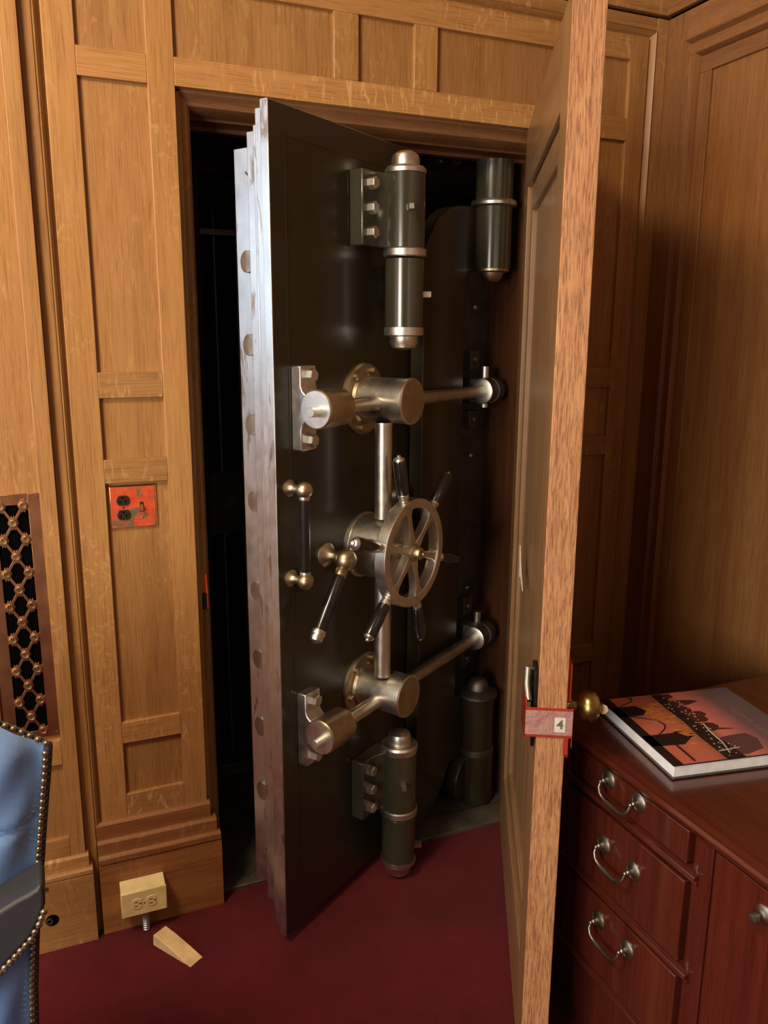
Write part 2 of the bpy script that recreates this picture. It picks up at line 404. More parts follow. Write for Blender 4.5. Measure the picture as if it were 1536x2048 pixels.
bx('panel', XR+.014, XR+.024, -3.0, -.184, .1, 2.332, SIDEV, wr, 0)
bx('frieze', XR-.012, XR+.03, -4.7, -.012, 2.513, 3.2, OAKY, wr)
bx('shadow_gap', XR+.004, XR+.03, -4.7, -.012, 2.504, 2.515, GAP, wr, 0)
bx('baseboard_right', XR-.035, XR, -4.7, -.002, 0, .22, OAKY)['kind'] = 'structure'

# ---- vault chamber and steel frame behind the opening
vr = thing('wall_vault', (0, 0, 0), kind='structure')
bm = B()
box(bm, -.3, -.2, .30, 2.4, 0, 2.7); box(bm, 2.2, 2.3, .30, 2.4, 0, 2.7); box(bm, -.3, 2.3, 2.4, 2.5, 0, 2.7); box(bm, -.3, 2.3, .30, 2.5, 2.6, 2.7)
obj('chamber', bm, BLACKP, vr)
bx('floor_threshold', -.2, 2.2, .012, 2.4, -.10, .004, STONE, bevel=0)['kind'] = 'structure'
bx('trim_2', .36, 1.405, .012, .11, .004, .010, STONE, bevel=.003)['kind'] = 'structure'
vf = thing('trim_3', (0, 0, 0), kind='structure'); vf['label'] = 'black steel vault door frame with domed bolts'
bx('frame_side', .33, .432, .31, .46, 0, 2.45, BLACKP, vf); bx('frame_head', .432, 1.60, .36, .50, 2.05, 2.45, BLACKP, vf, .004)
bx('frame_head', .432, 1.60, .42, .55, 1.99, 2.06, BLACKP, vf, .004)
bx('frame_side', 1.41, 1.60, .37, .52, 0, 2.45, BLACKP, vf)
for x, z in ((1.204, 2.150), (1.256, 2.152)):
    bm = B(); lathe(bm, (x, .36, z), (0, -1, 0), [(.026, 0), (.024, .012), (.016, .022), (0, .027)], 24); obj('domed_bolt', bm, BARREL, vf)
bm = B(); box(bm, 1.285, 1.41, .36, .40, .01, 1.86); o_ = obj('frame_strap', bm, STRIP, vf, .002, label='mottled grey steel strap on the frame')
for z in (1.70, 1.20, .72, .50):
    bm = B(); lathe(bm, (1.345, .36, z), (0, -1, 0), [(.009, 0), (.008, .004), (0, .008)], 16); obj('rivet', bm, BRONZE, vf)

# inner barred gate
gt = thing('barred_gate', (.42, .62, 0), 0, 'black barred steel gate inside the dark vault behind the thick door', 'gate')
for i, x in enumerate((.035, .107, .18, .252, .325, .398, .47, .54)):
    bm = B(); cyl(bm, (x+.075, 0, .06), (x+.075, 0, 2.02), .0055, 12); obj('bar', bm, DULL, gt)
bx('rail', .0, .70, -.012, .012, 1.915, 1.935, DULL, gt); bx('rail', .0, .70, -.012, .012, .02, .07, DULL, gt)
bx('lock_plate', .0, .70, -.018, .018, .935, 1.15, plain('gate_plate', (.022, .012, .010), .55), gt)
bm = B(); lathe(bm, (.135, -.018, 1.045), (0, -1, 0), [(.020, 0), (.020, .004), (.012, .005), (.012, .002), (0, .002)], 24); obj('keyhole_escutcheon', bm, plain('escutcheon', (.07, .02, .015), .5), gt)
bx('stile', -.012, .03, -.015, .015, .012, 2.02, BLACKP, gt)

# ================================================================ VAULT DOOR (local x along the face, -y out of the face)
AX, AY = .474, -.269
vd = thing('vault_door', (AX, AY, 0), R(33.53), 'thick dark olive steel vault door standing open, with stepped edge, handwheel and pressure bars', 'vault door')
ZB, ZTOP, U0, U1 = .030, 2.097, .010, .60
for i, (s, b0, b1, m) in enumerate(((0, 0, .022, ENAMEL), (.011, .022, .047, STEEL), (.036, .047, .077, STEEL), (.045, .077, .105, STEEL), (.070, .105, .170, STEEL))):
    if i == 0:
        bx('front_plate', U0+.002, U1, 0, .020, ZB, ZTOP, ENAMEL, vd, .001)
        bx('edge_strip', U0, U0+.0035, .0002, .022, ZB, ZTOP, STEEL, vd, .0008, label='bare steel edge of the front plate')
        bx('edge_strip', U0, U1, .002, .022, ZTOP-.002, ZTOP+.0015, STEEL, vd, .0008)
    else: bx('edge_step', U0+s, U1-s, b0, b1, ZB+s, ZTOP-s, STEEL, vd, .0015)
# faint raised border on the front plate
bm = B()
for a in ((.062, .066, ZB+.06, ZTOP-.06), (.062, U1-.04, ZTOP-.064, ZTOP-.06)): box(bm, a[0], a[1], -.0012, .001, a[2], a[3])
obj('border_line', bm, ENAMEL, vd)
# locking bolts and slotted screws in the free edge
for z in (1.772, 1.580, 1.388, 1.197, .962, .775, .585, .395):
    bm = B(); lathe(bm, (U0+.070, .121, z), (-1, 0, 0), [(.0255, -.03), (.0255, .020), (.0250, .0210), (0, .0210)], 36)
    for v in bm.verts:
        if v.co.x < U0+.055 and v.co.y > .121: v.co.x += (v.co.y-.121)*.30
    obj('locking_bolt', bm, BOLT, vd)
for z in (1.965, .20):
    bm = B(); lathe(bm, (U0+.070, .124, z), (-1, 0, 0), [(.014, -.01), (.013, .002), (0, .0025)], 28)
    o_ = obj('slotted_screw', bm, NICKEL, vd)
    bm = B(); p = Vector((U0+.0672, .124, z)); a = Vector((0, .7, .7)); c = Vector((0, -.7, .7))
    v = [bm.verts.new(p+a*i_*.012+c*j_*.0016+Vector((k_*.0006, 0, 0))) for i_ in (-1, 1) for j_ in (-1, 1) for k_ in (-1, 1)]
    for q in ((0, 1, 3, 2), (4, 6, 7, 5), (0, 4, 5, 1), (2, 3, 7, 6), (0, 2, 6, 4), (1, 5, 7, 3)): bm.faces.new([v[i_] for i_ in q])
    obj('screw_slot', bm, SLOT, o_)
UC, OFF = .362, -.080
# pressure bars, one high and one low
for zc, zh in ((1.436, 1.440), (.612, .628)):
    bm = B(); lathe(bm, (UC, 0, zh), (0, -1, 0), [(.094, 0), (.094, .008), (.088, .012), (.066, .012), (.062, .020)], 56); fl = obj('hub_flange', bm, BRONZE, vd, label='round bronze hub flange')
    for k in range(6):
        a = R(60*k+20); bm = B(); lathe(bm, (UC+.079*math.sin(a), -.011, zh+.079*math.cos(a)), (0, -1, 0), [(.009, 0), (.009, .008), (.006, .011), (0, .0115)], 16); obj('flange_screw', bm, BRONZE, fl)
    bm = B(); lathe(bm, (UC, -.008, zh), (0, -1, 0), [(.058, 0), (.058, .138), (.0600, .140), (.0600, .146), (.057, .149)], 56); hb = obj('hub', bm, NICKEL, vd, label='nickel hub cylinder')
    bm = B(); lathe(bm, (UC, -.156, zh), (0, -1, 0), [(.055, 0), (.055, .0015), (0, .0018)], 56); obj('hub_cap', bm, BRONZE, hb)
    bm = B(); cyl(bm, (.165, OFF, zc), (.915, OFF, zc), .0185, 28); obj('pressure_bar', bm, NICKEL, vd)
    # left bearing: T shaped bracket with collar
    bm = B()
    pts = [(0, .098), (-.030, .098), (-.030, .052), (-.034, .040), (-.045, .030), (-.080, .030), (-.080, -.030), (-.045, -.030), (-.034, -.040), (-.030, -.052), (-.030, -.102), (0, -.102)]
    prism(bm, [(y, zc+z) for y, z in pts], .070, .128, lambda p, q, h: (h, p, q)); br = obj('bar_bracket', bm, NICKEL, vd, .003)
    bm = B(); lathe(bm, (.062, OFF, zc), (1, 0, 0), [(.0435, 0), (.046, .003), (.046, .058), (.0435, .061), (.0435, .098), (.040, .103)], 48); cl = obj('bar_collar', bm, BRONZE, vd)
    bm = B(); lathe(bm, (.0615, OFF, zc), (-1, 0, 0), [(.0425, 0), (.0425, .001), (0, .0012)], 48); obj('collar_face', bm, NICKEL, cl)
    bm = B(); lathe(bm, (.063, OFF-.008, zc-.004), (-1, 0, 0), [(.0115, 0), (.0115, .030), (.0105, .031), (0, .031)], 24); obj('locating_pin', bm, NICKEL, cl)
    for dz in (.076, -.078):
        bm = B(); hexbolt(bm, (.100, -.030, zc+dz), (0, -1, 0), .0145, .016, .3); obj('hex_bolt', bm, NICKEL, br)
    # right bearing on the hinge side
    bm = B(); prism(bm, [(0, .040), (-.085, .040), (-.105, .030), (-.118, 0), (-.105, -.030), (-.085, -.040), (0, -.040)], .895, .945, lambda p, q, h: (h, p, q+zc)); rb = obj('bar_bracket', bm, DULL, vd, .006)
    bm = B(); lathe(bm, (.895, OFF, zc), (-1, 0, 0), [(.040, 0), (.040, .004), (.036, .006), (.020, .006)], 40); obj('collar_face', bm, NICKEL, rb)
    bm = B(); lathe(bm, (.945, OFF, zc), (1, 0, 0), [(.040, 0), (.040, .03), (.036, .045), (.022, .058), (0, .062)], 32); obj('bearing_cap', bm, DULL, rb)
    bm = B(); cyl(bm, (.955, OFF+.02, zc-.055), (.955, OFF+.02, zc+.075), .013, 20); obj('bearing_pin', bm, NICKEL, rb)
    for dz, h_ in ((.095, .05), (-.095, .05)):
        bm = B(); box(bm, .915, .975, -.030, 0, zc+dz-h_*.6, zc+dz+h_*.6); p_ = obj('bearing_plate', bm, STRIP, rb, .003)
        bm = B(); hexbolt(bm, (.935, -.030, zc+dz), (0, -1, 0), .010, .010, .2); obj('hex_bolt', bm, DULL, p_)
# vertical shaft joining the hubs through the gear case
for a, b in ((1.13, 1.385), (.683, .96)):
    bm = B(); lathe(bm, (UC-.024, OFF-.004, a), (0, 0, 1), [(.0225, 0), (.0225, b-a)], 28); obj('vertical_shaft', bm, NICKEL, vd)
    bm = B(); lathe(bm, (UC-.024, OFF-.004, (b-.006) if a > 1 else a), (0, 0, 1), [(.024, 0), (.024, .006)], 28); obj('shaft_collar', bm, NICKEL, vd)
ZW = 1.042
bm = B(); lathe(bm, (UC, 0, ZW), (0, -1, 0), [(.091, 0), (.091, .008), (.086, .010), (.086, .100), (.090, .102), (.090, .116), (.084, .118)], 64); obj('gear_case', bm, NICKEL, vd, label='round nickel gear case behind the wheel')
# handwheel
wh = thing('handwheel', (0, 0, 0)); wh.parent = vd
bm = B(); ring(bm, (UC, -.138, ZW), (0, -1, 0), .121, .146, 0, .034, 96)
wheel = obj('handwheel', bm, NICKEL, vd, .0025, label='six-spoked nickel handwheel')
bpy.data.objects.remove(wh)
for k in range(6):
    a = R(-13+60*k); dx, dz = math.sin(a), math.cos(a); px, pz = dz, -dx
    P2 = lambda rr, ww: (UC+dx*rr+px*ww, ZW+dz*rr+pz*ww)
    bm = B(); prism(bm, [P2(.012, .016), P2(.062, .0085), (P2(.104, .0095)), P2(.123, .019), P2(.123, -.019), P2(.104, -.0095), P2(.062, -.0085), P2(.012, -.016)], -.168, -.144, XZ)
    obj('spoke', bm, NICKEL, wheel, .002)
    D = Vector((dx, 0, dz)); o3 = Vector((UC, -.155, ZW))
    bm = B(); lathe(bm, o3+D*.144, D, [(.008, 0), (.013, .003), (.013, .008), (.010, .010), (.0145, .013), (.0145, .022), (.013, .024)], 24); obj('ferrule', bm, NICKEL, wheel)
    bm = B(); lathe(bm, o3+D*.166, D, [(.0135, 0), (.0160, .004), (.0172, .045), (.0172, .090), (.0155, .095)], 24); g_ = obj('grip', bm, EBON, wheel, label='black wheel grip')
    bm = B(); lathe(bm, o3+D*.260, D, [(.0155, 0), (.0125, .005), (.008, .008), (.0055, .009), (.005, .014), (0, .015)], 20); obj('end_cap', bm, NICKEL, g_)
bm = B(); lathe(bm, (UC, -.118, ZW), (0, -1, 0), [(.024, 0), (.024, .052), (.021, .056), (.017, .058), (.017, .068), (.015, .072), (.009, .073), (.008, .070), (0, .070)], 36); obj('wheel_boss', bm, BRONZE, wheel)
# handle for the lock bolts: ball and angled lever
UL, ZL = .195, 1.048
bm = B(); lathe(bm, (UL, 0, ZL), (0, -1, 0), [(.032, 0), (.032, .006), (.024, .012), (.015, .024), (.0135, .038), (.018, .046)], 36); lv = obj('lever_post', bm, BRONZE, vd)
bm = B(); bmesh.ops.create_uvsphere(bm, u_segments=32, v_segments=20, radius=.0285, matrix=Matrix.Translation((UL, -.066, ZL-.004))); cyl(bm, (UL+.004, -.066, ZL-.004), (UL+.024, -.066, ZL+.020), .006, 12); obj('lever_ball', bm, BRONZE, lv)
LD = (Vector((UL-.130, -.066, ZL-.186))-Vector((UL, -.066, ZL-.004))).normalized(); LO = Vector((UL, -.066, ZL-.004))
bm = B(); lathe(bm, LO, LD, [(.012, .020), (.0165, .028), (.0165, .044), (.014, .046)], 24); obj('lever_ferrule', bm, BRONZE, lv)
bm = B(); lathe(bm, LO, LD, [(.013, .044), (.0155, .055), (.0170, .15), (.0155, .192)], 28); lg = obj('lever_grip', bm, EBON, lv, label='black lever grip')
bm = B(); lathe(bm, LO, LD, [(.0170, .190), (.0180, .194), (.0180, .200), (.0165, .203), (.0170, .208), (.0145, .218), (.008, .223), (0, .225)], 28); obj('end_cap', bm, NICKEL, lg)
# pull handle
ph_u, zt_, zb_ = .055, 1.245, 1.020
bm = B()
for z in (zt_, zb_):
    lathe(bm, (ph_u, 0, z), (0, -1, 0), [(.021, 0), (.021, .004), (.014, .010), (.010, .022), (.0115, .034)], 28)
    bmesh.ops.create_uvsphere(bm, u_segments=24, v_segments=16, radius=.0205, matrix=Matrix.Translation((ph_u, -.048, z)))
ph = obj('pull_handle', bm, BRONZE, vd)
bm = B(); cyl(bm, (ph_u, -.048, zb_+.017), (ph_u, -.048, zt_-.017), .0125, 24); obj('pull_grip', bm, EBON, ph, label='black pull grip')
bm = B()
for z, s in ((zt_-.017, -1), (zb_+.017, 1)): lathe(bm, (ph_u, -.048, z), (0, 0, s), [(.0125, -.003), (.0135, .003), (.012, .009)], 24)
obj('pull_ferrule', bm, NICKEL, ph)
# combination dial half hidden behind the shaft
bm = B(); lathe(bm, (.505, 0, 1.160), (0, -1, 0), [(.046, 0), (.046, .006), (.036, .012), (.036, .016), (.024, .018), (.022, .030), (.014, .032), (0, .032)], 40); obj('dial', bm, DULL, vd)
# crane-hinge halves on the door: block, barrel, collar, cap
UB, OB = .432, -.083
for (z0, z1, top) in ((1.823, 2.003, True), (.232, .413, False)):
    bm = B()
    pts = [(.304, 0), (.304, -.042), (.352, -.042), (.372, -.046), (.392, -.062), (.405, -.075), (.432, -.060), (.432, 0)]
    prism(bm, pts, z0, z1, XY); hk = obj('hinge_block', bm, BARREL, vd, .004)
    for z in (z1-.032, (z0+z1)/2, z0+.032):
        bm = B(); hexbolt(bm, (.334, -.042, z), (0, -1, 0), .0135, .018, .5); obj('hex_bolt', bm, NICKEL, hk)
    bm = B(); cyl(bm, (UB, OB, z0), (UB, OB, z1), .051, 48); hbz = obj('hinge_barrel', bm, BARREL, vd, .001)
    bm = B(); lathe(bm, (UB, OB, z1), (0, 0, 1), [(.053, 0), (.053, .010), (.047, .016), (.036, .019), (.036, .034), (.032, .045), (.020, .053), (0, .056)] if top else [(.053, 0), (.055, .018), (.050, .024), (.034, .028), (.034, .044), (.030, .055), (.016, .063), (0, .066)], 48); obj('hinge_cap', bm, NICKEL, hbz)
    bm = B(); lathe(bm, (UB, OB, z0-.022), (0, 0, 1), [(.052, 0), (.0555, .003), (.0555, .019), (.052, .022)], 48); obj('hinge_collar', bm, NICKEL, hbz)
    bm = B(); hexbolt(bm, (UB-.036, OB-.036, (z0+z1)/2+.004), (-.7, -.7, 0), .009, .020, .9, 4, False); obj('square_bolt', bm, NICKEL, hbz)

# ================================================================ CRANE HINGE (carries the door; same axes)
ch = thing('crane_hinge', (AX, AY, 0), R(33.53), 'dark olive cast steel crane hinge arm between the vault door and the right jamb', 'hinge')
UX, OX = .925, -.087
pts = [(.588, .60), (.588, 1.60), (.560, 1.66), (.470, 1.70), (.470, 1.785), (.560, 1.80), (.590, 1.828), (.612, 1.862), (.634, 1.893), (.655, 1.920), (.680, 1.940), (.722, 1.962), (.780, 1.976), (.83, 1.982), (.905, 1.984),
       (.905, 1.800), (.845, 1.796), (.832, 1.780), (.828, 1.70), (.828, .42), (.905, .40), (.905, .195), (.84, .18), (.80, .19), (.757, .129), (.70, .085), (.64, .065), (.576, .062), (.47, .070), (.47, .205), (.56, .22), (.588, .30)]
bm = B(); prism(bm, pts, -.050, -.006, XZ); obj('crane_arm', bm, ENAMEL, ch, .003)
for z0, z1, top in ((1.626, 1.797, True), (.061, .206, False)):
    bm = B(); cyl(bm, (UB, OB, z0), (UB, OB, z1), .0505, 48); k_ = obj('crane_barrel', bm, BARREL, ch, .001)
    bm = B(); lathe(bm, (UB, OB, z0), (0, 0, -1), [(.0525, 0), (.0525, .020), (.037, .024), (.037, .040), (.030, .052), (.014, .057), (0, .058)] if top else [(.0525, 0), (.0525, .014), (.046, .017), (.040, .030), (.038, .046), (0, .048)], 48); obj('hinge_cap', bm, NICKEL, k_)
    bm = B(); hexbolt(bm, (UB+.045, OB-.025, (z0+z1)/2+(0 if top else -.05)), (.55, -.84, 0), .009, .022, .9, 4, False); obj('square_bolt', bm, NICKEL, k_)
for z0, z1, ln in ((1.806, 1.985, True), (2.005, 2.116, False)):
    bm = B(); cyl(bm, (UX, OX, z0), (UX, OX, z1), .056, 48); k_ = obj('pivot_barrel', bm, BARREL, ch, .001)
    if ln:
        bm = B(); lathe(bm, (UX, OX, z0), (0, 0, -1), [(.052, 0), (.052, .007), (.036, .011), (.033, .024), (.022, .036), (0, .040)], 40); obj('hinge_cap', bm, BRONZE, k_)
        bm = B(); lathe(bm, (UX, OX, z1), (0, 0, 1), [(.060, 0), (.068, .004), (.069, .012), (.066, .018), (.056, .020)], 48); obj('hinge_collar', bm, NICKEL, k_)
for z0, z1, tp in ((.213, .398, True), (.006, .192, False)):
    bm = B(); cyl(bm, (UX, OX, z0), (UX, OX, z1), .056 if tp else .060, 48); k_ = obj('pivot_barrel', bm, ENAMEL, ch, .001)
    if tp:
        bm = B(); lathe(bm, (UX, OX, z1), (0, 0, 1), [(.060, 0), (.066, .004), (.066, .012), (.052, .020), (.036, .026), (.034, .045), (.026, .058), (.012, .065), (0, .066)], 40); obj('hinge_cap', bm, DULL, k_)
        bm = B(); lathe(bm, (UX, OX, z0-.021), (0, 0, 1), [(.058, 0), (.061, .003), (.061, .009), (.057, .011), (.061, .013), (.061, .019), (.057, .021)], 40); obj('hinge_collar', bm, DULL, k_)
bm = B(); prism(bm, [(UX, .008)]+[(UX-.125*math.cos(t), .10+.092*math.sin(t)) for t in [R(-70+14*i) for i in range(11)]]+[(UX, .192)], OX+.01, OX+.05, XZ); obj('lower_bracket', bm, ENAMEL, ch, .004)

# ================================================================ OAK DOOR IN FRONT (local x runs from hinge to free edge; +y is the far side of the leaf)
DA = -2.0617
d1 = thing('door_1', (1.305, .02, 0), DA, kind='structure'); d1['label'] = 'panelled oak door standing open in front of the vault, edge towards the viewer'
WD, TD, DZ0, DZ1 = .995, .0565, .012, 2.165
# frame pieces
bx('stile', 0, .130, .001, TD-.001, DZ0, DZ1, DOORV, d1); bx('stile', WD-.125, WD-.002, .001, TD-.001, DZ0, DZ1, DOORV, d1)
for a, b in ((DZ0, .235), (DZ1-.165, DZ1)): bx('rail', .130, WD-.125, .001, TD-.001, a, b, DOORH, d1)
bx('panel', .125, WD-.120, .020, TD-.020, .230, DZ1-.160, DOORV, d1, 0)
bx('inner_frame', .146, .205, .010, TD-.010, .245, DZ1-.172, DOORV, d1); bx('inner_frame', WD-.200, WD-.141, .010, TD-.010, .245, DZ1-.172, DOORV, d1)
bx('inner_frame', .205, WD-.200, .010, TD-.010, DZ1-.235, DZ1-.172, DOORH, d1); bx('inner_frame', .205, WD-.200, .010, TD-.010, .245, .30, DOORH, d1)
bx('edge_band', WD-.003, WD, 0, TD, DZ0, DZ1, EDGE, d1, .0015, label='bare unvarnished oak edge of the open door')
bm = B(); prism(bm, [(.395, 1.068), (.425, 1.035), (.53, .985), (.455, 1.0), (.41, .985)], -.0004, .0012, lambda p, q, h: (p, h+.0, q)); obj('paint_chip', bm, PAPER, d1, label='pale splintered chip in the door face')
# lock hardware
bm = B(); prism(bm, [(WD-.075, .965), (WD-.045, .975), (WD-.015, .965), (WD-.012, .84), (WD-.045, .79), (WD-.078, .84)], -.006, .002, lambda p, q, h: (p, h, q)); es = obj('escutcheon', bm, BLACKP, d1, .002, label='black inner lock escutcheon')
bm = B(); tube(bm, [(WD-.05, -.004, .957), (WD-.048, -.016, .958), (WD-.035, -.018, .93), (WD-.012, -.016, .905)], [.007, .009, .008, .007], 14); obj('thumb_turn', bm, BOLT, es)
bx('red_plate', WD-.085, WD-.012, TD-.001, TD+.009, .785, .985, REDTAPE, d1, .003, label='red lacquered outer lock plate')
# tape wrapping round the edge
bm = B(); box(bm, WD-.09, WD+.0022, -.0230, -.0205, .828, .913); box(bm, WD+.0004, WD+.0022, -.0230, TD+.013, .836, .898); box(bm, WD-.06, WD+.0022, TD+.0115, TD+.013, .815, .898); box(bm, WD+.0004, WD+.002, TD-.004, TD+.006, .80, .836)
tp = obj('red_wrap', bm, REDWRAP, d1, .0006, label='red strip wrapped round the door edge')
m_, nt_, b_ = mat('clear_tape'); b_.inputs['Base Color'].default_value = (.9, .85, .82, 1); b_.inputs['Roughness'].default_value = .12; b_.inputs['Alpha'].default_value = .15
bpn = N(nt_, 'ShaderNodeBump'); bpn.inputs['Strength'].default_value = .9; bpn.inputs['Distance'].default_value = .01
nt_.links.new(noise(nt_, coords(nt_, (1, 1, 1)), 45, 4), bpn.inputs['Height']); nt_.links.new(bpn.outputs[0], b_.inputs['Normal'])
bm = B(); box(bm, WD+.0030, WD+.0034, -.0225, TD+.012, .842, .893); obj('clear_tape', bm, m_, tp)
bm = B(); box(bm, WD+.0026, WD+.0031, .006, .030, .845, .862); obj('bare_patch', bm, EDGE, tp)
bx('number_label', WD+.0034, WD+.0040, .034, .055, .849, .880, PAPER, tp, 0)
text_mesh('number', '4', .026, INK, tp, lambda x, y, z: (WD+.0043+z*.3, .0445+x, .8645+y), .0002, .0006)
# brass knob with spindle and key
bm = B(); lathe(bm, (WD-.045, TD+.008, .884), (0, 1, 0), [(.018, 0), (.018, .006), (.011, .008), (.010, .016), (.013, .019), (.024, .024), (.031, .034), (.032, .042), (.029, .052), (.020, .060), (.010, .063), (0, .0635)], 40)
kn = obj('door_knob', bm, BRASS, d1, label='dimpled antique brass door knob')
bx('latch_plate', WD-.07, WD-.005, TD, TD+.010, .876, .908, BRASS, d1, .002)
bm = B(); prism(bm, [(0, -.004), (.007, -.011), (.015, -.009), (.019, -.002), (.016, .007), (.008, .010), (0, .005)], WD-.047, WD-.044, lambda p, q, h: (h, TD+.069+p, .879+q)); obj('key', bm, plain('pale_brass_key', (.72, .63, .36), .35, .3), kn, .0008)

# ================================================================ WALL FITTINGS
# copper radiator grille
gr = thing('wall_grille', (-.0965, -.0185, .0), 0, 'tall copper wall grille with lattice of round studs beside the blue chair', 'grille')
GX = .0635; z0, z1 = .604, 1.232
bm = B()
box(bm, -GX, -.0355, -.003, 0, z0, z1); box(bm, .0355, GX, -.003, 0, z0, z1); box(bm, -.0355, .0355, -.003, 0, z1-.026, z1); box(bm, -.0355, .0355, -.003, 0, z0, z0+.020)
obj('grille_border', bm, COPPER, gr, .0006)
bx('dark_backing', -.05, .05, .002, .006, z0+.01, z1-.01, GAP, gr, 0)
nodes = []
for k in range(15):
    z = 1.204-.0415*k
    nodes += [(x, z) for x in ((-.0245, .0245) if k % 2 == 0 else (0,))]
bm = B()
for i, (x, z) in enumerate(nodes):
    for x2, z2 in nodes[i+1:]:
        L = math.hypot(x2-x, z2-z)
        if L < .052 and abs(x2-x) > .01 and abs(x2-x) < .03:
            dx, dz = (x2-x)/L*.0, 0
            nx, nz = -(z2-z)/L*.0032, (x2-x)/L*.0032
            prism(bm, [(x+nx, z+nz), (x2+nx, z2+nz), (x2-nx, z2-nz), (x-nx, z-nz)], -.0034, -.0006, XZ)
for x, z in nodes:
    if x: 
        s = 1 if x > 0 else -1
        prism(bm, [(x, z+.004), (x+s*.0115, z+.012), (x+s*.0115, z-.012), (x, z-.004)], -.0032, -.0005, XZ)
    prism(bm, [(x-.0125, z), (x-.0085, z+.0095), (x-.0045, z+.0125), (x-.0030, z+.0185), (x, z+.0130), (x+.0030, z+.0185), (x+.0045, z+.0125), (x+.0085, z+.0095), (x+.0125, z), (x+.0085, z-.0095), (x+.0045, z-.0125), (x+.0030, z-.0185), (x, z-.0130), (x-.0030, z-.0185), (x-.0045, z-.0125), (x-.0085, z-.0095)], -.0038, -.0008, XZ)
obj('lattice', bm, COPPER, gr, .0004)
for x, z in nodes:
    bm = B(); lathe(bm, (x, -.0036, z), (0, -1, 0), [(.0092, 0), (.0096, .0016), (.0082, .0048), (.0066, .0050), (.0052, .0030), (0, .0024)], 24); obj('stud', bm, STUD, gr)
for x, z in ((.056, 1.224), (-.056, 1.224), (.056, .612), (-.056, .612)):
    bm = B(); lathe(bm, (x, -.003, z), (0, -1, 0), [(.0036, 0), (.0030, .001), (0, .0012)], 16); obj('screw', bm, DULL, gr)
# patinated outlet and switch plate
sp = thing('switch_plate', (.1815, .0115, 1.1765), 0, 'red and green patinated wall plate with double outlet and toggle switch', 'switch plate')
bm = B(); a, h = .0585, .0565
P0 = [(-a, -h), (a, -h), (a, h), (-a, h)]; a2, h2 = a-.004, h-.004; P1 = [(-a2, -h2), (a2, -h2), (a2, h2), (-a2, h2)]
V = [[bm.verts.new((p[0], y, p[1])) for p in P] for P, y in ((P0, 0), (P0, -.002), (P1, -.0065))]
for r1, r2 in zip(V, V[1:]):
    for i in range(4): bm.faces.new((r1[i], r1[(i+1) % 4], r2[(i+1) % 4], r2[i]))
bm.faces.new(V[2]); obj('plate_rim', bm, SHINYRIM, sp, .0004)
bm = B(); box(bm, -a2+.001, a2-.001, -.0072, -.006, -h2+.001, h2-.001); obj('plate_face', bm, PATINA, sp, .0003)
for z in (.0185, -.0185):
    bm = B(); prism(bm, [(-.0245+.0158*math.cos(t), z+max(-.0125, min(.0125, .0158*math.sin(t)))) for t in [2*math.pi*i/40 for i in range(40)]], -.0105, -.006, XZ); rc = obj('receptacle', bm, BROWNPL, sp, .0008, label='dark brown outlet')
    for x_, hh in ((-.0315, .0075), (-.0185, .009)): bx('slot', x_-.0012, x_+.0012, -.0108, -.0100, z-.007, z-.007+hh, GAP, rc, 0)
    bm = B(); cyl(bm, (-.0245, -.0108, z+.007), (-.0245, -.0100, z+.007), .0024, 14); obj('slot', bm, GAP, rc)
bx('switch_slot', .0155, .0255, -.0080, -.006, -.014, .012, SLOT, sp, .0005)
bm = B(); prism(bm, [(-.006, -.004), (-.006, .007), (-.0175, -.006), (-.0180, -.011)], .0170, .0240, lambda p, q, h: (h, p, q)); obj('toggle', bm, plain('copper_toggle', (.45, .10, .05), .25, .4), sp, .001)
for x, z in ((.0205, .0300), (.0205, -.0290), (-.0245, 0)):
    bm = B(); lathe(bm, (x, -.007, z), (0, -1, 0), [(.0032, 0), (.0028, .0012), (0, .0016)], 16); obj('screw', bm, SCREW if x > 0 else DULL, sp)
# surface outlet box on the plinth with flexible conduit
ob = thing('outlet_box', (.139, -.034, .107), 0, 'cream surface-mounted outlet box on the oak plinth', 'outlet')
bm = B(); prism(bm, [(0, .045), (-.043, .036), (-.043, -.036), (0, -.036)], -.058, .058, lambda p, q, h: (h, p, q)); obj('box_body', bm, CREAM, ob, .002)
bm = B(); box(bm, -.0595, .0595, -.0490, -.0425, -.0365, .0365); obj('cover_plate', bm, CREAM, ob, .0025)
for x in (-.019, .019):
    bm = B(); prism(bm, [(x+max(-.0125, min(.0125, .0162*math.cos(t))), .0162*math.sin(t)) for t in [2*math.pi*i/40 for i in range(40)]], -.0508, -.048, XZ); rc = obj('receptacle', bm, CREAM, ob, .0006)
    for z_ in (.006, -.006): bx('slot', x-.006, x+.003, -.0512, -.0504, z_-.0009, z_+.0009, SLOT, rc, 0)
    bm = B(); cyl(bm, (x+.0085, -.0512, 0), (x+.0085, -.0504, 0), .0024, 14); obj('slot', bm, SLOT, rc)
bm = B(); cyl(bm, (0, -.0515, 0), (0, -.049, 0), .002, 12); obj('screw', bm, SCREW, ob)
cdt = thing('conduit', (.143, -.055, .0), 0, 'short coiled metal conduit dropping from the cream outlet box to the carpet', 'conduit')
bm = B(); prof = []
for i in range(10): zz = .0005+i*.0067; prof += [(.0085, zz), (.0105, zz+.0022), (.0105, zz+.0042), (.0085, zz+.0062)]
lathe(bm, (0, 0, 0), (0, 0, 1), prof, 28); obj('conduit_coil', bm, CONDUIT, cdt)
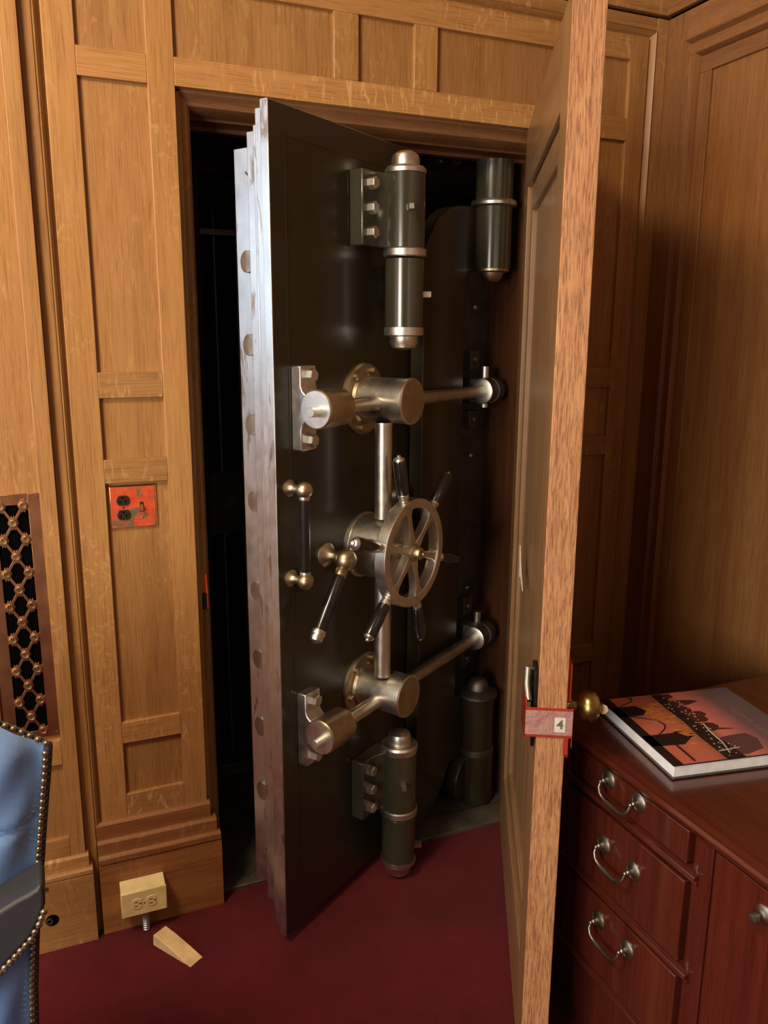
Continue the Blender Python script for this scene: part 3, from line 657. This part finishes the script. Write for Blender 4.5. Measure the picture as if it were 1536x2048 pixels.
# pipe stub in a hole of the left plinth
ps = thing('cable_port', (-.092, -.047, .094), 0, 'dark oval hole with metal fitting in the left plinth beside the blue chair', 'fitting')
bm = B(); prism(bm, [(.016*math.cos(t), .016*math.sin(t)) for t in [2*math.pi*i/28 for i in range(28)]], -.0008, .0008, XZ); obj('hole', bm, GAP, ps)
bm = B(); ring(bm, (-.006, -.0005, .0015), (0, -1, 0), .0052, .0080, 0, .006, 28); obj('fitting', bm, CONDUIT, ps)
bm = B(); lathe(bm, (-.101, -.048, .190), (0, -1, 0), [(.006, 0), (.005, .002), (0, .0025)], 20); tag(obj('wall_screw', bm, DULL), 'small dull grey screw in the left plinth above the dark hole', 'screw')
# strike plate on the left jamb
st = thing('strike_plate', (.352, .030, .92), 0, 'red lacquered strike plate with black latch keeper on the left oak jamb', 'strike plate')
bm = B(); prism(bm, [(.006, -.045), (.011, -.045), (.011, .010), (.009, .052), (.006, .052)], -.004, .02, XZ); obj('red_plate', bm, REDTAPE, st, .0008)
bx('keeper', -.004, .007, -.006, .012, -.045, .0, BLACKP, st, .001)

# ================================================================ DOOR WEDGE
wd = thing('door_wedge', (.206, -.166, 0), math.atan2(-.137, .074), None, None)
bpy.data.objects.remove(wd)
bm = B()
top = [(-.072, .0), (.075, .0)]
prism(bm, [(-.068, .0005), (-.065, .033), (-.028, .028), (.030, .0150), (.074, .003), (.075, .0005)], -.0215, .0215, lambda p, q, h: (p, h, q))
w_o = obj('door_wedge', bm, PINE, None, .0018); w_o.location = (.207, -.168, 0); w_o.rotation_euler = (0, 0, math.atan2(-.128, .086))
tag(w_o, 'raw pine door wedge lying on the red carpet', 'door wedge')

# ================================================================ BLUE LEATHER CHAIR
cx = -.34
lc = thing('leather_chair', (cx, -.62, 0), 0, 'blue leather armchair with brass nailhead trim at the left edge', 'chair')
YB = -.75+.62
def edge_x(z):   # right silhouette of the back, world x
    tab = [(.40, -.1005), (.50, -.0945), (.60, -.084), (.69, -.073), (.72, -.068), (.81, -.056), (.906, -.042), (.948, -.037), (1.1, -.03)]
    for (z0_, x0_), (z1_, x1_) in zip(tab, tab[1:]):
        if z <= z1_: return x0_+(x1_-x0_)*(z-z0_)/(z1_-z0_)
    return tab[-1][1]
def top_z(xw):
    t = (-.037-xw)
    return .944+t*.62-t*t*.75 if t < .40 else .944+.40*.62-.16*.75
def bulge(s, z):
    b = .062*(1-math.exp(-(max(s, 0)/.042)**1.5))
    b *= 1-math.exp(-((top_z(-.05-s)-z)/.020)**1.2) if top_z(-.05-s) > z else 0
    cr = .812+.010*math.exp(-s/.03)-.0*s
    b -= .012*math.exp(-((z-cr)/.006)**2)*(1-math.exp(-s/.02))
    b += .004*math.sin(z*38+s*60)*min(1, s/.04)
    return b
bm = B(); NS, NZ = 44, 70; grid = []
for i in range(NZ+1):
    row = []
    for j in range(NS+1):
        s = .56*(j/NS)**1.7
        xw0 = -.037-s
        ztop = top_z(xw0); z = .42+(ztop-.42)*(i/NZ)
        x = edge_x(z)-.007-s; ss = min(s, .575-s) if s > .28 else s
        row.append(bm.verts.new((x-cx, YB-.004-bulge(ss, z)+.42*s*math.exp(-s/.35), z)))
    grid.append(row)
for i in range(NZ):
    for j in range(NS): bm.faces.new((grid[i][j], grid[i][j+1], grid[i+1][j+1], grid[i+1][j]))
# back shell
back = [[bm.verts.new((v.co.x, v.co.y+.07, v.co.z-.09*(ii/NZ)**4)) for v in (row[0], row[-1])] for ii, row in enumerate(grid)]
for i in range(NZ):
    bm.faces.new((grid[i][0], grid[i+1][0], back[i+1][0], back[i][0])); bm.faces.new((grid[i][-1], back[i][1], back[i+1][1], grid[i+1][-1]))
    bm.faces.new((back[i][0], back[i+1][0], back[i+1][1], back[i][1]))
tb = [bm.verts.new((v.co.x, v.co.y+.07, v.co.z-.09)) for v in grid[-1]]
for j in range(NS): bm.faces.new((grid[-1][j], grid[-1][j+1], tb[j+1], tb[j]))
obj('backrest', bm, LEATHER, lc)
# dark welt carrying the nails
def welt(pts, r=.0075):
    bm = B(); tube(bm, pts, r, 10); return obj('welt', bm, DARKLEATHER, lc)
side = [(edge_x(z)-cx-.004, YB-.002, z) for z in [.42+.0263*i for i in range(21)]]
welt(side); tope = [(x-cx, YB-.002+.42*(-.037-x)*math.exp((.037+x)/.35), top_z(x)-.002) for x in [-.039-.02*i for i in range(12)]]; welt(tope, .0045)
nb = 0
nbm = B(); lathe(nbm, (0, 0, 0), (0, -1, 0), [(.0056, 0), (.0052, .0022), (.0034, .0042), (0, .0050)], 16)
nail0 = obj('nailhead', nbm, NAIL, lc); nail0.location = (side[0][0]-.0035, YB-.0095, .424)
def nail(x, y, z):
    c = nail0.copy(); COL.objects.link(c); c.location = (x, y, z)
for i in range(1, 45):
    z = .424+i*.0121
    if z > .938: break
    if .632 < z < .69: continue
    nail(edge_x(z)-cx-.0078, YB-.0095, z)
for i in range(9): x = -.044-.0118*i; nail(x-cx, YB-.008+.42*(-.037-x)*math.exp((.037+x)/.35), top_z(x)-.0005)
# rolled dark arm in front of the back, with its own nail trim
YA = -.85+.62
arm = [(-.0665, .757), (-.0625, .738), (-.0635, .720), (-.0690, .702), (-.088, .667), (-.137, .621), (-.235, .545), (-.30, .50), (-.36, .47), (-.40, .50), (-.41, .60), (-.38, .69), (-.30, .725), (-.20, .722), (-.128, .727), (-.107, .738), (-.086, .745), (-.075, .751)]
bm = B(); prism(bm, [(x-cx, z) for x, z in arm], YA, YA+.075, XZ); ao = obj('armrest', bm, DARKLEATHER, lc, .012, label='charcoal leather armrest'); ao.modifiers['bevel'].segments = 4
low = [(-.0655, .708), (-.074, .688), (-.088, .665), (-.112, .642), (-.137, .619), (-.17, .594), (-.21, .563)]
seg = []
for (xa, za), (xb, zb2) in zip(low, low[1:]):
    L = math.hypot(xb-xa, zb2-za); k = max(1, round(L/.0115))
    seg += [(xa+(xb-xa)*i/k, za+(zb2-za)*i/k) for i in range(k)]
for x, z in seg: nail(x-cx-.001, YA-.004, z+.003)
# hidden seat and legs so the chair stands on the floor
bm = B(); box(bm, -.27, .235, -.62, YB+.07, .30, .43); obj('seat', bm, LEATHER, lc, .02)
for x in (-.25, .2):
    for y in (-.58, YB+.03):
        bm = B(); cyl(bm, (x, y, .0), (x, y, .31), .016, 16, .024); obj('leg', bm, MAHZ, lc)

# ================================================================ MAHOGANY CREDENZA
cz = thing('credenza', (1.03, -.68, 0), 0, 'dark red mahogany credenza with drawers and pewter bail pulls at lower right', 'cabinet')
# local x into the cabinet (+), local y negative towards the viewer
W_, LEN, H = .70, 1.55, .76
bm = B(); box(bm, .012, W_-.02, -LEN, -.015, .06, H-.035); obj('carcass', bm, MAHZ, cz, .001)
bx('base', .02, W_-.02, -LEN, -.02, 0, .06, MAHY, cz, .002)
prof = [(.0, 0), (-.004, 0), (-.012, -.004), (-.022, -.005), (-.027, -.010), (-.027, -.014), (-.020, -.020), (-.014, -.030), (-.006, -.034), (.0, -.036)]
bm = B(); prism(bm, [(W_, H), (W_, H-.036), (.0, H-.036)]+[(x-.0, H+z) for x, z in prof[::-1][1:]], -LEN, 0, lambda p, q, h: (p, h, q)); obj('top', bm, MAHY, cz, .001)
def strip(z, y0_, y1_):
    bm = B(); prism(bm, [(.012, z+.012), (-.006, z+.012), (-.016, z+.008), (-.018, z+.001), (-.008, z-.003), (-.010, z-.010), (-.002, z-.016), (.012, z-.016)], y1_, y0_, lambda p, q, h: (p, h, q)); return obj('drawer_moulding', bm, MAHY, cz, .0008)
def pull(parent, ya, yb, z):
    bm = B()
    for y in (ya, yb):
        lathe(bm, (-.008, y, z), (-1, 0, 0), [(.0200, 0), (.0200, .002), (.0172, .004), (.0160, .003), (.0130, .005), (.0070, .007), (.0045, .013)], 28)
        bmesh.ops.create_uvsphere(bm, u_segments=16, v_segments=10, radius=.0062, matrix=Matrix.Translation((-.0225, y, z)))
        bmesh.ops.create_uvsphere(bm, u_segments=14, v_segments=8, radius=.0048, matrix=Matrix.Translation((-.0300, y, z-.001)))
    m_y = (ya+yb)/2; s = (ya-yb)/2
    pts = [(-.030, m_y+s, z-.001), (-.034, m_y+s*.99, z-.012), (-.036, m_y+s*.86, z-.022), (-.036, m_y+s*.70, z-.0275), (-.036, m_y+s*.4, z-.031), (-.036, m_y, z-.032), (-.036, m_y-s*.4, z-.031), (-.036, m_y-s*.70, z-.0275), (-.036, m_y-s*.86, z-.022), (-.034, m_y-s*.99, z-.012), (-.030, m_y-s, z-.001)]
    tube(bm, pts, [.003, .0032, .0036, .0033, .0042, .0046, .0042, .0033, .0036, .0032, .003], 12)
    obj('pull', bm, PEWTER, parent)
YD0, YD1 = -.045, -.405
for (za, zb2, zp) in ((.655, .722, .703), (.445, .618, .550), (.235, .412, .366)):
    dr = bx('drawer', -.008, .016, YD1, YD0, za, zb2, MAHZ, cz, .002)
    pull(dr, -.178, -.272, zp)
for z in (.640, .432, .222): strip(z, YD0+.01, YD1-.030)
bm = B()
cyl(bm, (.008, -.418, .07), (.008, -.418, .72), .008, 16); obj('corner_bead', bm, MAHZ, cz)
bx('pilaster', -.004, .016, -.462, -.430, .06, .724, MAHZ, cz, .001)
dp_ = bx('cabinet_door', -.006, .016, -LEN+.04, -.468, .075, .720, MAHZ, cz, .002)
bm = B(); lathe(bm, (-.006, -.578, .676), (-1, 0, 0), [(.0175, 0), (.0175, .002), (.015, .004), (.0115, .005), (.006, .008), (.0055, .014), (.010, .020), (.008, .027), (0, .029)], 28); obj('knob', bm, PEWTER, dp_)

# ================================================================ BOOK
ang = math.atan2(.0490, -.0)  # placeholder for the spine direction
e1 = Vector((.049, .290, 0)).normalized(); e2 = Vector((e1.y, -e1.x, 0))
bk = thing('hardcover_book', (1.071, -.984, H+.0005), math.atan2(e2.y, e2.x), 'large hardcover photo book with sunset skyline cover on the credenza', 'book')
# local x = up the cover (away from the black band), local y = along the front edge, away from the viewer
BW, BH, BT = .325, .296, .029
bx('back_cover', -.004, BW, -.004, BH+.004, 0, .003, COVER, bk, .0008)
bm = B(); box(bm, .0015, BW-.004, .0015, BH-.002, .003, BT-.003); obj('page_block', bm, PAGES, bk, .001)
bx('front_cover', 0, BW, 0, BH, BT-.003, BT, COVER, bk, .0008)
m_, nt_, b_ = mat('sunset_print')
tcn = N(nt_, 'ShaderNodeTexCoord'); sx = N(nt_, 'ShaderNodeSeparateXYZ'); nt_.links.new(tcn.outputs['Object'], sx.inputs[0])
dv = N(nt_, 'ShaderNodeMath', operation='DIVIDE'); dv.inputs[1].default_value = BW; nt_.links.new(sx.outputs[0], dv.inputs[0])
cr = ramp(nt_, dv.outputs[0], [(.0, (.66, .17, .12)), (.30, (.55, .17, .11)), (.42, (.26, .10, .04)), (.55, (.70, .23, .20)), (.66, (.48, .16, .18)), (.78, (.16, .10, .14)), (1, (.10, .10, .14))])
nt_.links.new(cr.outputs[0], b_.inputs['Base Color']); b_.inputs['Roughness'].default_value = .22; b_.inputs['Coat Weight'].default_value = .4
bx('cover_print', .018, BW-.0008, .0008, BH-.0008, BT-.0006, BT+.0004, m_, bk, 0, label='pink and grey sunset cover picture')
DK = plain('print_dark', (.022, .014, .013), .25); DR = plain('print_maroon', (.085, .022, .025), .25); GO = plain('print_gold', (.62, .24, .05), .3); WH = plain('print_white', (.60, .52, .46), .3)
def pr(name, pts, m, h=.0007):
    bm = B(); prism(bm, pts, BT, BT+h, XY); return obj(name, bm, m, bk)
bmz = B(); rnd = random.Random(3)
for i in range(60):   # gold light streaks on the water
    y = .05+.20*rnd.random()+.01; x = .060+.075*rnd.random(); l = .012+.028*rnd.random(); w_ = .0012+.0036*rnd.random()
    prism(bmz, [(x, y), (x+l*.5, y+w_), (x+l, y), (x+l*.5, y-w_)], BT, BT+.0006, XY)
obj('gold_reflections', bmz, GO, bk)['kind'] = 'stuff'
pr('river_bank', [(.118, .0), (.118, .10), (.125, .16), (.122, .22), (.126, BH-.004), (.150, BH-.004), (.146, .2), (.152, .12), (.160, .02), (.160, .0)], DK, .0009)
pr('bridge_pier', [(.0, .205), (.055, .205), (.072, .222), (.060, .250), (.0, .250)], DK, .0010)
pr('bridge_pier', [(.0, .075), (.070, .070), (.098, .092), (.082, .118), (.0, .118)], DK, .0010)
pr('bridge_pier', [(.0, .0), (.02, .0), (.02, BH), (.0, BH)], DK, .0010)
bmz = B(); tube(bmz, [(.02+.045*math.sin(math.pi*t)+.02*t, .118+.087*(1-t), BT+.0006) for t in [i/14 for i in range(15)]], .0018, 6); tube(bmz, [(.02+.05*math.sin(math.pi*t*.6), .25+.04*t, BT+.0006) for t in [i/8 for i in range(9)]], .0018, 6); tube(bmz, [(.05+.0*t, .072-.066*t, BT+.0006) for t in [i/8 for i in range(9)]], .0022, 6); obj('bridge_arch', bmz, DK, bk)
pr('tower', [(.148, .232), (.180, .230), (.205, .238), (.215, .244), (.205, .250), (.180, .256), (.148, .256)], DR)
pr('skyline', [(.145, .256), (.158, .27), (.170, .272), (.170, .29), (.145, .29)], DR)
pr('skyline', [(.145, .150), (.176, .150), (.186, .160), (.184, .172), (.196, .182), (.190, .196), (.172, .200), (.176, .214), (.166, .228), (.145, .232)], DR)
pr('skyline', [(.148, .112), (.165, .108), (.182, .116), (.188, .128), (.182, .142), (.166, .146), (.148, .146)], DR)
pr('skyline', [(.170, .112), (.215, .108), (.188, .118)], DR, .0008)
pr('stadium', [(.150, .012), (.172, .008), (.218, .022), (.232, .060), (.222, .086), (.180, .084), (.150, .078)], plain('print_mauve', (.11, .055, .065), .25))
bmz = B()
for i in range(60):
    y = .01+.27*rnd.random(); x = .128+.045*rnd.random(); s = .0007+.0010*rnd.random()
    prism(bmz, [(x-s, y-s), (x+s, y-s), (x+s, y+s), (x-s, y+s)], BT, BT+.0013, XY)
obj('city_lights', bmz, WH, bk)['kind'] = 'stuff'
bmz = B(); tube(bmz, [(.138, .02, BT+.001), (.150, .06, BT+.001), (.152, .10, BT+.001), (.160, .14, BT+.001)], .0012, 6); tube(bmz, [(.12, .03, BT+.001), (.17, .035, BT+.001)], .0010, 6); obj('white_bridge', bmz, WH, bk)
text_mesh('title', 'CLEVELAND', .0185, plain('print_olive', (.20, .15, .11), .3), bk, lambda x, y, z: (.268+y, .130-x*1.25, BT+.0005+z*.4))
